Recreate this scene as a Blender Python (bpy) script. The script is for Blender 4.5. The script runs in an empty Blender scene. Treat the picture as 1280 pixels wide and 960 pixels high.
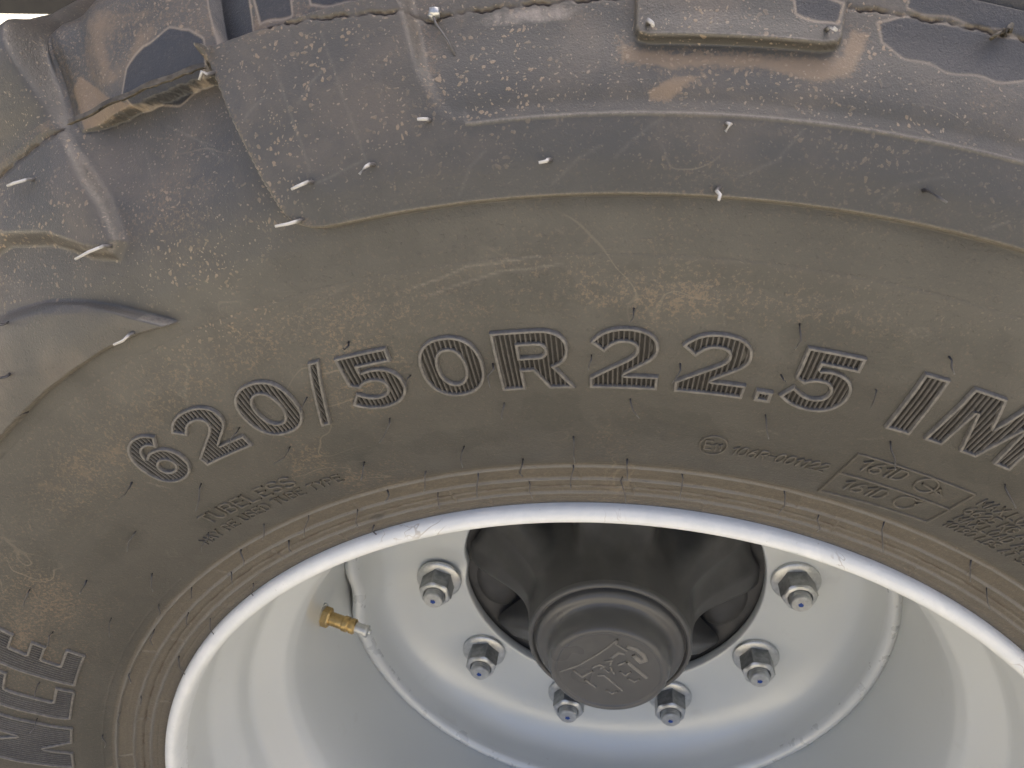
import bpy, math, random
import numpy as np
from mathutils import Vector, Matrix
R = math.radians
random.seed(7); rng = np.random.default_rng(7)

# ------------------------------------------------------------------ camera, sky, sun, exposure
scn = bpy.context.scene
COL = scn.collection
cam_d = bpy.data.cameras.new("camera"); cam = bpy.data.objects.new("camera", cam_d); COL.objects.link(cam)
cam.location = (-0.02138, -0.30851, 0.53989)
cam.rotation_euler = (R(90 - 29.895), 0, R(7.256))
cam_d.sensor_width = 36; cam_d.lens = 28.249
cam_d.clip_start = 0.01; cam_d.clip_end = 400
cam_d.dof.use_dof = True; cam_d.dof.focus_distance = 0.37; cam_d.dof.aperture_fstop = 40
scn.camera = cam

SUN_EL, SUN_AZ = 56, 20          # degrees; the sun stands behind the wheel, so this side is in open shade
world = bpy.data.worlds.new("World"); scn.world = world; world.use_nodes = True
wn = world.node_tree.nodes; wl = world.node_tree.links
sky = wn.new("ShaderNodeTexSky"); sky.sky_type = 'NISHITA'; sky.sun_disc = False
sky.sun_elevation = R(SUN_EL); sky.sun_rotation = R(SUN_AZ)
sky.air_density = 0.55; sky.dust_density = 9.0; sky.ozone_density = 0.2
bg = wn["Background"]; bg.inputs["Strength"].default_value = 0.10
wl.new(sky.outputs["Color"], bg.inputs["Color"])
sd = bpy.data.lights.new("sun", 'SUN'); sd.energy = 5.0; sd.angle = R(0.53); sd.color = (1.0, 0.97, 0.92)
sun = bpy.data.objects.new("sun", sd); COL.objects.link(sun)
sdir = Vector((math.sin(R(SUN_AZ)) * math.cos(R(SUN_EL)), math.cos(R(SUN_AZ)) * math.cos(R(SUN_EL)), math.sin(R(SUN_EL))))
sun.rotation_euler = sdir.to_track_quat('Z', 'Y').to_euler(); sun.location = sdir * 5
scn.view_settings.view_transform = 'Standard'; scn.view_settings.look = 'None'
scn.view_settings.gamma = 1; scn.view_settings.use_curve_mapping = False
scn.view_settings.exposure = 2.28
scn.render.engine = 'CYCLES'

# ------------------------------------------------------------------ node helpers and materials
class NT:
    def __init__(s, name):
        s.m = bpy.data.materials.new(name); s.m.use_nodes = True
        s.n = s.m.node_tree.nodes; s.l = s.m.node_tree.links; s.b = s.n["Principled BSDF"]
    def node(s, t, **kw):
        nd = s.n.new(t)
        for k, v in kw.items(): setattr(nd, k, v)
        return nd
    def put(s, sock, v):
        if isinstance(v, bpy.types.NodeSocket): s.l.new(v, sock)
        else: sock.default_value = v
    def coord(s): return s.node("ShaderNodeTexCoord").outputs["Object"]
    def noise(s, scale, detail=4, rough=.55, dist=0, vec=None):
        nd = s.node("ShaderNodeTexNoise"); nd.inputs["Scale"].default_value = scale; nd.inputs["Detail"].default_value = detail
        nd.inputs["Roughness"].default_value = rough; nd.inputs["Distortion"].default_value = dist
        s.l.new(vec if vec is not None else s.coord(), nd.inputs["Vector"]); return nd.outputs["Fac"]
    def vor(s, scale, vec=None, rnd=1.0):
        nd = s.node("ShaderNodeTexVoronoi"); nd.inputs["Scale"].default_value = scale; nd.inputs["Randomness"].default_value = rnd
        s.l.new(vec if vec is not None else s.coord(), nd.inputs["Vector"]); return nd.outputs["Distance"], nd.outputs["Color"]
    def ramp(s, v, a, b, lo=0.0, hi=1.0):
        nd = s.node("ShaderNodeMapRange"); nd.interpolation_type = 'SMOOTHSTEP'
        s.put(nd.inputs[0], v); nd.inputs[1].default_value = a; nd.inputs[2].default_value = b
        nd.inputs[3].default_value = lo; nd.inputs[4].default_value = hi; return nd.outputs[0]
    def math(s, op, a, b=0.0):
        nd = s.node("ShaderNodeMath", operation=op); nd.use_clamp = False
        s.put(nd.inputs[0], a); s.put(nd.inputs[1], b); return nd.outputs[0]
    def mix(s, f, a, b):
        nd = s.node("ShaderNodeMix", data_type='RGBA'); s.put(nd.inputs[0], f)
        for i, v in ((6, a), (7, b)): s.put(nd.inputs[i], v if isinstance(v, bpy.types.NodeSocket) else (*v, 1))
        return nd.outputs[2]
    def attr(s, name):
        nd = s.node("ShaderNodeAttribute"); nd.attribute_name = name; return nd.outputs["Fac"]
    def bump(s, h, strength=.3, dist=.001, prev=None):
        nd = s.node("ShaderNodeBump"); nd.inputs["Strength"].default_value = strength; nd.inputs["Distance"].default_value = dist
        s.put(nd.inputs["Height"], h)
        if prev is not None: s.l.new(prev, nd.inputs["Normal"])
        return nd.outputs["Normal"]
    def set(s, **kw):
        for k, v in kw.items():
            k = {'color': 'Base Color', 'rough': 'Roughness', 'metal': 'Metallic', 'normal': 'Normal', 'spec': 'Specular IOR Level', 'coat': 'Coat Weight', 'coatr': 'Coat Roughness'}[k]
            if isinstance(v, tuple) and len(v) == 3: v = (*v, 1)
            s.put(s.b.inputs[k], v)
        return s.m

def mat_rubber():
    t = NT("dusty_rubber")
    wn_ = t.node('ShaderNodeTexNoise'); wn_.inputs['Scale'].default_value = 140; wn_.inputs['Detail'].default_value = 3; t.l.new(t.coord(), wn_.inputs['Vector'])
    wv = t.node('ShaderNodeVectorMath', operation='MULTIPLY_ADD'); t.l.new(wn_.outputs['Color'], wv.inputs[0]); wv.inputs[1].default_value = (.007, .007, .007); t.l.new(t.coord(), wv.inputs[2]); WV = wv.outputs[0]
    big = t.noise(9, 3, .5); mid = t.noise(38, 5, .62, .4); fine = t.noise(640, 6, .76, .2); grain = t.noise(1500, 2, .5)
    base = t.mix(t.ramp(big, .35, .68), (.058, .056, .0490), (.080, .0765, .0665))
    base = t.mix(t.ramp(mid, .35, .75, 0, .6), base, (.056, .054, .047))
    base = t.mix(t.ramp(t.math('ADD', t.attr('film'), t.math('MULTIPLY', t.math('SUBTRACT', mid, .5), .7)), .25, .75, 0, .5), base, (.051, .050, .043))
    # shoulder keeps the bluish grey of bare rubber, the flank holds an olive dust film
    base = t.mix(t.ramp(t.attr("upper"), 0, 1, 0, .75), base, t.mix(t.ramp(t.noise(26, 5, .65, .5), .38, .66), (.074, .071, .064), (.124, .107, .088)))
    # crawling tan dust: fine flecks inside broad patches
    patch = t.math('ADD', t.math('MULTIPLY', t.ramp(t.noise(11, 4, .6, .3), .50, .72), .55), t.attr("tan"))
    fl = t.ramp(t.math('ADD', fine, t.math('MULTIPLY', patch, .16)), .565, .66)
    base = t.mix(t.math('MULTIPLY', fl, t.ramp(patch, 0, .5, .26, .66)), base, (.180, .135, .092))
    base = t.mix(t.ramp(t.math('ADD', t.attr("tan"), t.math('MULTIPLY', t.math('SUBTRACT', mid, .5), 1.6)), .45, .80, 0, .8), base, (.205, .152, .102))
    base = t.mix(t.ramp(t.attr("bead"), 0, 1, 0, .75), base, t.mix(t.ramp(fine, .4, .65), (.094, .083, .064), (.136, .114, .086)))
    base = t.mix(t.math('MULTIPLY', t.attr("ridge"), t.ramp(mid, .3, .6, .3, .85)), base, (.150, .146, .138))
    base = t.mix(t.ramp(t.math('ADD', t.attr("smear_shade"), t.math('MULTIPLY', t.math('SUBTRACT', mid, .5), 1.4)), .45, .8, 0, .85), base, (.048, .045, .040))  # dark smears on the bead, and shade painted into the lug walls
    # dried splashes
    d1, c1 = t.vor(500, WV); sep = t.node("ShaderNodeSeparateColor"); t.l.new(c1, sep.inputs[0])
    wob = t.math('ADD', d1, t.math('MULTIPLY', t.math('SUBTRACT', t.noise(520, 4), .5), .5))
    rad = t.math('POWER', t.ramp(sep.outputs[0], .25, 1.0, .05, .56), 1.5)
    dot = t.ramp(t.math('SUBTRACT', rad, wob), -.02, .04)
    dmask = t.math('MULTIPLY', t.ramp(t.noise(24, 5, .65), .47, .62), t.ramp(t.attr("speck"), 0, 1, .10, 1))
    base = t.mix(t.math('MULTIPLY', dot, t.math('MULTIPLY', dmask, .85)), base, (.27, .205, .14))
    d2, c2 = t.vor(850, WV); sep2 = t.node("ShaderNodeSeparateColor"); t.l.new(c2, sep2.inputs[0])
    dot2 = t.ramp(t.math('SUBTRACT', t.ramp(sep2.outputs[1], .55, 1.0, 0, .36), d2), -.02, .05)
    base = t.mix(t.math('MULTIPLY', dot2, t.ramp(t.attr("speck"), 0, 1, .05, .75)), base, (.28, .225, .165))
    # thin dried trails
    vein = t.math('ABSOLUTE', t.math('SUBTRACT', t.noise(16, 2, .45, 1.2), .5))
    vm = t.math('MULTIPLY', t.ramp(vein, .0015, .0065, 1, 0), t.ramp(t.noise(11, 2), .55, .66))
    base = t.mix(t.math('MULTIPLY', vm, .38), base, (.24, .20, .15))
    # bare black rubber with a pale rim, and chalky scuffs
    cl = t.math('ADD', t.attr("clean"), t.math('MULTIPLY', t.math('SUBTRACT', mid, .5), .10))
    base = t.mix(t.math('MULTIPLY', t.math('MULTIPLY', t.ramp(cl, .30, .44), t.ramp(cl, .44, .56, 1, 0)), t.ramp(big, .3, .7, .35, .9)), base, (.29, .24, .185))
    clean = t.ramp(cl, .43, .60, 0, .94)
    base = t.mix(clean, base, t.mix(t.ramp(fine, .5, .75), (.036, .037, .040), (.060, .059, .060)))
    pale = t.ramp(t.math('MULTIPLY', t.attr("pale"), t.math('ADD', t.noise(55, 5, .65, .8), t.math('MULTIPLY', fine, .3))), .45, .95, 0, .8)
    base = t.mix(pale, base, (.36, .32, .28))
    base = t.mix(t.math('MULTIPLY', t.attr('edge'), t.ramp(fine, .35, .6, .25, .9)), base, (.25, .225, .185))
    crk = t.attr("crack"); base = t.mix(crk, base, (.045, .028, .017))
    h = t.math('ADD', t.math('MULTIPLY', fine, .6), t.math('MULTIPLY', grain, .4))
    h = t.math('ADD', h, t.math('MULTIPLY', dot, .5))
    nrm = t.bump(h, .5, .0008)
    rg = t.math('ADD', t.ramp(mid, .3, .7, .36, .52), t.math('MULTIPLY', patch, .06))
    rg = t.math('SUBTRACT', rg, t.math('MULTIPLY', t.attr("upper"), .06))
    return t.set(color=base, rough=rg, normal=nrm, spec=.55)
def mat_ring():
    t = NT("scuffed_rubber"); fine = t.noise(400, 5, .65)
    return t.set(color=t.mix(t.ramp(fine, .35, .7), (.110, .106, .099), (.185, .174, .156)), rough=.5, normal=t.bump(fine, .4, .0004), spec=.6)
def mat_textrub():
    t = NT("moulded_rubber"); fine = t.noise(300, 5, .65); big = t.noise(14, 3)
    return t.set(color=t.mix(t.ramp(fine, .35, .7), (.080, .073, .060), (.118, .107, .088)), rough=.5, normal=t.bump(fine, .3, .0004), spec=.55)
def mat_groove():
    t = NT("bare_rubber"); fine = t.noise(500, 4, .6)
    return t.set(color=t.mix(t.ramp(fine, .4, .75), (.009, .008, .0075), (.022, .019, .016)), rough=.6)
def mat_hair(name, a, b, lo, hi):
    t = NT(name); return t.set(color=t.mix(t.ramp(t.math('ADD', t.attr('tip'), t.math('MULTIPLY', t.math('SUBTRACT', t.noise(500, 2), .5), .5)), lo, hi), a, b), rough=.42, spec=.6)
def mat_simple(name, c, rough=.5, metal=0.0, var=.12, sc=120, bmp=.1, spec=.5, c2=None, coat=0.0):
    t = NT(name); n = t.noise(sc, 5, .6); n2 = t.noise(sc * .13, 3, .5)
    d = c2 if c2 else tuple(x * (1 - var * 2) for x in c)
    col = t.mix(t.ramp(t.math('ADD', t.math('MULTIPLY', n, .6), t.math('MULTIPLY', n2, .4)), .36, .66), d, c)
    return t.set(color=col, rough=t.ramp(n, .3, .7, max(rough - .07, .02), rough + .07), metal=metal, spec=spec, coat=coat) if bmp < .02 else t.set(color=col, rough=t.ramp(n, .3, .7, max(rough - .07, .02), rough + .07), metal=metal, normal=t.bump(n, bmp, .0004), spec=spec, coat=coat)
def mat_plain(name, c, rough):
    t = NT(name); n = t.noise(45, 3, .5)
    return t.set(color=t.mix(t.ramp(n, .35, .7), tuple(x*.9 for x in c), c), rough=t.ramp(t.noise(20, 2), .3, .7, rough-.03, rough+.05))
def mat_paint():
    t = NT("silver_rim_paint"); n = t.noise(5, 2, .5); f = t.noise(260, 5, .65)
    col = t.mix(t.ramp(n, .3, .75), (.62, .640, .622), (.675, .688, .665))
    col = t.mix(t.ramp(f, .68, .74, 0, .35), col, (.36, .34, .30))                       # specks of road dirt
    st = t.ramp(t.noise(28, 4, .6), .62, .72, 0, .12); col = t.mix(st, col, (.42, .40, .36))
    return t.set(color=col, rough=.33, metal=.16, spec=.5, coat=.1, coatr=.2)
def mat_flange():
    t = NT("chipped_flange_paint"); n = t.noise(60, 6, .7, .4); f = t.noise(420, 5, .65)
    col = t.mix(t.ramp(n, .4, .7), (.71, .73, .725), (.78, .795, .785))
    v = t.math('ABSOLUTE', t.math('SUBTRACT', t.noise(42, 3, .5, .8), .5))
    vm = t.math('MULTIPLY', t.ramp(v, .003, .011, 1, 0), t.ramp(t.noise(13, 2), .57, .63))
    col = t.mix(t.math('MULTIPLY', vm, .55), col, (.36, .32, .27))
    col = t.mix(t.ramp(f, .66, .72, 0, .5), col, (.38, .35, .30))
    return t.set(color=col, rough=.34, metal=.0, normal=t.bump(t.math('ADD', f, n), .22, .0008), coat=.15)
def mat_ground():
    t = NT("dry_ground"); n = t.noise(1.3, 6, .65); f = t.noise(40, 6, .7)
    return t.set(color=t.mix(t.ramp(t.math('ADD', t.math('MULTIPLY', n, .5), t.math('MULTIPLY', f, .5)), .38, .62), (.24, .215, .165), (.34, .31, .245)), rough=.9, normal=t.bump(f, .6, .02))
M = dict(rib=mat_simple('rib_rubber', (.135, .126, .112), .5, sc=400, var=.2, bmp=.3), rubber=mat_rubber(), ring=mat_ring(), groove=mat_groove(), textrub=mat_textrub(), paint=mat_paint(), flange=mat_flange(), ground=mat_ground(),
         hair=mat_hair('rubber_spew', (.045, .045, .05), (.24, .24, .24), .6, 1.4), hairpale=mat_hair('worn_rubber_spew', (.10, .095, .09), (.52, .51, .49), .15, .5),
         hub=mat_simple("black_hub_paint", (.074, .073, .071), .38, sc=60, var=.15, bmp=.05), cap=mat_plain("black_cap_plastic", (.105, .105, .103), .30),
         emblem=mat_plain("cap_moulding", (.21, .20, .18), .26),
         zinc=mat_simple("zinc_plate", (.62, .63, .62), .38, metal=.75, sc=260, var=.12), zincdark=mat_simple("dull_zinc", (.34, .345, .335), .40, metal=.5, sc=200, var=.2),
         brass=mat_simple("brass", (.60, .43, .19), .36, metal=.85, sc=300, var=.15), blue=mat_simple("blue_paint", (.02, .07, .32), .5, sc=600),
         weld=mat_simple("weld_bead_paint", (.66, .675, .66), .32, metal=.16, sc=60, var=.025, bmp=.06),
         chassis=mat_simple("black_chassis_paint", (.018, .016, .015), .5), flash=mat_simple("torn_rubber_flash", (.11, .095, .07), .45, var=.35, sc=400))

# ------------------------------------------------------------------ object helpers
def mk(name, verts, faces, mat, parent=None, smooth=True, uvs=None):
    me = bpy.data.meshes.new(name); me.from_pydata([tuple(v) for v in verts], [], [tuple(f) for f in faces]); me.validate(); me.update()
    if smooth: me.polygons.foreach_set("use_smooth", [True] * len(me.polygons))
    if mat: me.materials.append(mat)
    o = bpy.data.objects.new(name, me); COL.objects.link(o)
    if parent: o.parent = parent
    return o
def sharp(o, ang=35):
    me = o.data; me.set_sharp_from_angle(angle=R(ang)); return o
def empty(name, loc, label, cat, group=None):
    o = bpy.data.objects.new(name, None); COL.objects.link(o); o.location = loc; o.empty_display_size = .05
    o["label"] = label; o["category"] = cat
    if group: o["group"] = group
    return o
class Geo:
    def __init__(s): s.v = []; s.f = []
    def add(s, v, f):
        b = len(s.v); s.v += [tuple(x) for x in v]; s.f += [tuple(i + b for i in q) for q in f]
    def loops(s, rings, closed=True, cap0=False, cap1=False):
        b = len(s.v); n = len(rings[0])
        for r_ in rings: s.v += [tuple(x) for x in r_]
        for i in range(len(rings) - 1):
            for j in range(n if closed else n - 1):
                k = (j + 1) % n; s.f.append((b + i*n + j, b + i*n + k, b + (i+1)*n + k, b + (i+1)*n + j))
        if cap0: s.f.append(tuple(b + j for j in range(n))[::-1])
        if cap1: s.f.append(tuple(b + (len(rings)-1)*n + j for j in range(n)))
def revolve(prof, seg=160, jit=None):
    """(r, y) pairs turned about the wheel axis (world Y)"""
    g = Geo(); rings = []
    for (r, y) in prof:
        rings.append([(r*math.cos(2*math.pi*k/seg), y, r*math.sin(2*math.pi*k/seg)) for k in range(seg)])
    if jit: rings = [[jit(p, k*360/seg) for k, p in enumerate(rg)] for rg in rings]
    g.loops(rings); return g
def fillet(pts, n=4, rad=.25):
    out = [pts[0]]
    for a, b, c in zip(pts, pts[1:], pts[2:]):
        a, b, c = np.array(a), np.array(b), np.array(c)
        p, q = b + (a-b)*rad, b + (c-b)*rad
        for t in np.linspace(0, 1, n): out.append(tuple((1-t)**2*p + 2*t*(1-t)*b + t*t*q))
    out.append(pts[-1]); return out

# ------------------------------------------------------------------ ground
gv = [(-200, -200, -.590), (200, -200, -.590), (200, 200, -.590), (-200, 200, -.590)]
ground = mk("ground", gv, [(0, 1, 2, 3)], M['ground'], smooth=False); ground["kind"] = "structure"

# ------------------------------------------------------------------ tyre surface
PR = np.array([(.290, .010), (.2945, .004), (.2985, -.0006), (.304, -.0025), (.310, -.0040), (.3168, -.0057), (.3269, -.0090), (.340, -.0155), (.36, -.0235), (.38, -.0295),
               (.40, -.0335), (.42, -.0352), (.44, -.0352), (.455, -.034), (.47, -.030), (.48, -.0255), (.50, -.015), (.52, -.0025), (.54, .010), (.557, .024), (.568, .040), (.575, .057), (.579, .08), (.581, .12), (.583, .20), (.584, .254)])
# arc-length parametrised, gently smoothed profile
_d = np.r_[0, np.cumsum(np.hypot(*np.diff(PR, axis=0).T))]
_s = np.linspace(0, _d[-1], 2400)
_r = np.interp(_s, _d, PR[:, 0]); _y = np.interp(_s, _d, PR[:, 1])
def _sm(a, w=45):
    k = np.hanning(w); k /= k.sum(); return np.convolve(np.pad(a, w//2, mode='reflect', reflect_type='odd'), k, 'valid')
_r, _y = _sm(_r), _sm(_y)
_tr, _ty = np.gradient(_r, _s), np.gradient(_y, _s); _l = np.hypot(_tr, _ty); _nr, _ny = _ty/_l, -_tr/_l      # outward normal in (r, y)
S_OF_R = lambda r: np.interp(r, _r, _s)
def surf(th, r, h=0.0):
    """point on the flank at angle th (deg), radius r (m), h (m) off the surface"""
    s = S_OF_R(np.asarray(r, float)); rr = np.interp(s, _s, _r) + h*np.interp(s, _s, _nr) * -1*-1; yy = np.interp(s, _s, _y) + h*np.interp(s, _s, _ny)
    a = np.radians(th); return np.stack([rr*np.cos(a), yy + 0*a, rr*np.sin(a)], -1)
# normal sign: at the flank it must point to -Y
if np.interp(S_OF_R(.40), _s, _ny) > 0: _nr, _ny = -_nr, -_ny

def ss(x, a, b):
    t = np.clip((x-a)/(b-a), 0, 1); return t*t*(3-2*t)
def psdf(poly, X, Y):
    """signed distance (negative inside) to a polygon"""
    P = np.asarray(poly, float); d = np.full(X.shape, 1e9); ins = np.zeros(X.shape, bool)
    for i in range(len(P)):
        a, b = P[i], P[(i+1) % len(P)]; e = b-a
        t = np.clip(((X-a[0])*e[0]+(Y-a[1])*e[1])/(e@e+1e-12), 0, 1)
        d = np.minimum(d, (X-a[0]-t*e[0])**2+(Y-a[1]-t*e[1])**2)
        if a[1] != b[1]:
            c = ((a[1] > Y) != (b[1] > Y)) & (X < (b[0]-a[0])*(Y-a[1])/(b[1]-a[1])+a[0]); ins ^= c
    d = np.sqrt(d); return np.where(ins, -d, d)
KX = 8.4
JU = np.arange(50, 160, .13); _j = np.random.default_rng(3); JV = 1.6*_j.random(len(JU))**2.2 + .5*np.sin(JU*5.1) + .3*_j.normal(size=len(JU))
def XP(l): return [((100-t)*KX, r) for t, r in l]
POLY = dict(
    A=[(104.6, 458.7), (105.6, 458.9), (106.4, 460.2), (107.1, 463.3), (107.6, 470), (108.07, 480), (108.92, 503.4), (109.5, 526), (61, 526), (59.6, 520), (60, 464), (61.5, 459), (75, 458.5), (93.5, 458.7)],
    E=[(98.3, 482.4), (99.2, 483.2), (99.9, 487), (100.6, 500.6), (101.0, 522), (101, 530), (63, 530), (63, 484), (64, 482.2), (80, 482.2)],
    H=[(115.5, 443.6), (117.8, 446.3), (120.1, 447.0), (125, 446.0), (130.6, 443.4), (138, 443), (141, 448), (141, 482), (138, 489), (131, 487), (124.9, 481), (122.1, 474.8), (119.8, 467), (117.85, 457.3), (116.4, 449)],
    C=[(116.9, 476.5), (116.35, 480), (116.6, 496), (117.2, 510), (117.8, 526), (142, 526), (144, 516), (140, 508), (130, 509), (123, 504.3), (120.1, 493.2), (118.2, 481.5)],
    F=[(92.0, 540), (92.0, 506.5), (91.85, 504.2), (91.4, 503.2), (85.1, 503.2), (84.6, 504.2), (84.42, 506.5), (84.4, 540)],
    D=[(109.42, 519.5), (111.5, 521.2), (113.4, 522.0), (115.3, 522.6), (116.9, 523.0), (117.3, 530), (117.4, 620), (109.0, 620), (109.1, 528)],
    G=[(117.9, 527), (118.6, 620), (131, 620), (131.5, 527)],
    ell=[(113.9, 523), (114.15, 527), (113.6, 534), (112.6, 538.6), (111.2, 540), (110.3, 537.5), (109.8, 532), (109.9, 526), (110.3, 521), (112, 519)],
    bk1=[(109.1, 529), (107.6, 527.5), (107.5, 560), (109.2, 560)], bk2=[(107.1, 530.5), (105.7, 530), (105.6, 560), (107.2, 560)], bk3=[(104.8, 531), (102.2, 527), (102.0, 560), (105.0, 560)],
    bk4=[(83.1, 514), (82.9, 508.5), (82.0, 505.5), (80.5, 503.6), (78.6, 503.8), (77.4, 506), (77.2, 516.5), (80, 517), (82.4, 516.8)],
    bk5=[(82.2, 519.5), (82, 545), (77.6, 545), (77.6, 518)], bk6=[(86.2, 512), (84.7, 509.8), (84.6, 516), (86.4, 517)], bk7=[(87, 519), (84.8, 518), (84.6, 540), (88, 540)],
    pale1=[(99, 512.5), (97.5, 517), (93.4, 516.4), (94.5, 511.5), (97.5, 511)], pale2=[(78.6, 502.5), (76, 503.5), (76.4, 507), (78.2, 506)],
    tanF=[(92.6, 506), (92.5, 498.0), (90.5, 495.2), (88, 496.4), (85, 494.6), (83.7, 498), (83.4, 511), (84.0, 511), (84.3, 503), (85, 501.2), (91.4, 501.2), (92.2, 503)],
    tan2=[(91.4, 489), (90.4, 493.6), (89.2, 494.2), (89.9, 490.2), (90.6, 486.2), (91.3, 486.5)],
    tan3=[(110.2, 520.5), (116.8, 523), (117.0, 540), (116.3, 543), (114.8, 528), (114, 524)],
)
def relief(TH, RR):
    """mm of relief, the wear masks and the shade painted on the lug walls; the shoulder pattern repeats every quarter turn"""
    u = np.mod(TH-58, 90)+58; r = RR*1000.0
    X = (100-u)*KX; Y = r
    sd = {k: psdf(XP(v), X, Y) for k, v in POLY.items()}
    wob = np.interp(u, JU, JV)
    h = np.zeros_like(r)
    h = h - 7.0*ss(r, 474, 524)*ss(u, 106.5, 110)*(1-ss(u, 115.5, 117.6))                 # void between the lugs
    h = h - 2.0*ss(r, 468, 500)*ss(u, 118, 124)*(1-ss(u, 138, 143))
    hA = 6.5*ss(-sd['A'], -.1, .75)
    h = np.maximum(h, h*(1-ss(-sd['A'], -3, 0)) + hA*1.0 - (1-ss(-sd['A'], -.15, 1.15))*0)
    h = np.where(sd['A'] < 0, hA, h + 0*hA)
    inner = ss(-sd['E'], 0, 5.0)
    h = h - (.9+2.4*ss(r, 488, 512))*inner*(sd['A'] < 0) - 2.0*ss(r, 488, 520)*inner - .5*ss(-sd['E'], 0, .7)*(u < 98.6)*(r < 492)*(sd['A'] < 0)*(1-ss(r, 484, 492))
    h = h + .5*np.exp(-(sd['E']/.5)**2)*(u < 98.6)*(r < 490)                             # thin flash line
    h = h + 5.2*ss(-sd['F'], -.1, .8) - .5*ss(-sd['F'], 2, 9)
    hH = 5.6*ss(-sd['H'], -.1, .9)
    upH = ss(r, 455, 480)
    h = h + hH*(1-upH) + 4.6*ss(-sd['H'], -1.5, 4.5)*upH
    h = h + 5.2*ss(-sd['C'], -3.0, 3.0)*(1-.35*ss(r, 500, 525)) + .3*np.exp(-((sd['C']+.6)/1.1)**2)*(u < 118)
    h = h + (6.0*ss(-sd['D']+.5*wob*(1-.6*ss(u, 113, 116.5)), -.1, .6)*(1-.85*ss(u, 114.6, 117.2)) + 1.5*ss(-sd['D'], 0, 5) + 3.0*ss(r, 540, 570))*(sd['D'] < 3)
    h = h + ss(-sd['G'], -3.5, 2.0)*(2.5*ss(r, 525, 530) + 13.0*ss(r, 529, 558))
    h = h - 4.0*np.exp(-((u-117.3)/.75)**2)*ss(r, 522, 534)*(1-.8*ss(r, 540, 562))                               # valley beside the lug
    rm = 517.4 + 9.5*ss(u, 98, 109.4) - 2*np.exp(-((u-99.8)/.35)**2) + .35*np.sin(u*5) + .2*np.sin(u*17)
    rm = np.where(u > 117.5, 527 + .25*np.sin(u*6), rm)
    onm = ((u < 109.3) & ~((u > 84.3) & (u < 92.1))) | (u > 117.8)
    ck = np.exp(-((r-rm)/.45)**2)*onm
    ck = ck*np.clip(.7+.5*np.sin(u*3.1+.5)+.3*np.sin(u*9.7), .15, 1)
    h = h - 1.3*ck + .25*ss(r-rm, 0, 1.5)*onm
    # tread voids beyond the shoulder
    tv = .5+.5*np.cos(np.radians((u-118.2)*10)); h = h - 16*ss(tv, .80, .96)*ss(r, 560, 574)
    h = h - .5*np.exp(-((u-101.9)/.10)**2)*(sd['A'] < -2)*(r > 466)*(r < 505)*(.5) - .5*np.exp(-((u-104.9-(r-470)*.012)/.10)**2)*(sd['A'] < -2)*(r > 472)*.5
    edge = np.exp(-((sd['A']+.55)/.45)**2)*(r < 500)*(u > 62) + .8*np.exp(-(sd['E']/.4)**2)*(u < 98.6)*(r < 490) + .7*np.exp(-((sd['F']+1.1)/.35)**2) + .7*np.exp(-((sd['H']+.5)/.5)**2)*(r < 452) + .5*np.exp(-((sd['C']+.5)/.6)**2)*(u < 118.5)*(r < 520)
    for ln, k in LINES_U: edge = np.maximum(edge, .6*k*np.exp(-(lined(ln, u, r)/.42)**2))
    wall = 1.3*np.exp(-((sd['F']+.25)/.65)**2)*(r < 506) + .8*np.exp(-((sd['A']-.5)/.7)**2)*(r < 462) + .8*np.exp(-((sd['H']-.5)/.7)**2)*(r < 450) + 1.1*np.exp(-((sd['D']-.2)/.8)**2)*(u > 109.6)*(u < 116.8)*(r < 526) + .6*np.exp(-((sd['C']-.9)/1.2)**2)*(u > 117)*(r < 512)  # painted shade: darkens the downward-facing walls under the lug edges
    # masks
    cl = np.zeros_like(r)
    for k in ('ell', 'bk1', 'bk2', 'bk3', 'bk4', 'bk5', 'bk6', 'bk7'): cl = np.maximum(cl, np.clip(.5 - (sd[k]+.5*np.sin(u*3.3+r*.12))/6.0, 0, 1))
    pale = np.maximum(ss(-sd['pale1'], -3, 2), ss(-sd['pale2'], -2, 2)*1.0)
    tan = np.maximum.reduce([ss(-sd['tanF'], -4, 4), ss(-sd['tan2'], -3, 3), .9*ss(-sd['tan3'], -1, 1.5), .8*np.exp(-((sd['A']-2.5)/3.0)**2)*(sd['A'] > 0)*(u > 104)*(r > 470)*0,
                             .55*np.exp(-((r-530)/6)**2)*(u < 109)*(r > 520), .40*ss(r, 526, 534)*(u > 109)*(u < 117.6), .35*ss(-sd['G'], -2, 0)*(r < 532),
                             .45*np.exp(-((u-99.9)/.5)**2)*(r > 488), .35*np.exp(-((sd['A']+2)/1.6)**2)*(u > 106)])
    up = ss(r, 446, 500); up = np.maximum(up, .8*ss(-sd['H'], -1, 2))
    sp = np.clip(.35*ss(r, 455, 470) + .65*ss(-sd['E'], 0, 4) + .5*ss(r, 462, 490)*(u > 101) + .9*np.exp(-((u-112.5)/4.5)**2-((r-462)/16)**2) - .7*ss(-sd['H'], -1, 1), 0, 1)
    return h/1000, dict(clean=cl, pale=pale, tan=np.clip(tan, 0, 1), upper=up, speck=sp, crack=np.clip(ck*1.3, 0, 1), bead=0*r, ridge=0*r, film=0*r, smear_shade=np.clip(wall, 0, 1.3), edge=np.clip(edge, 0, 1))

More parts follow.
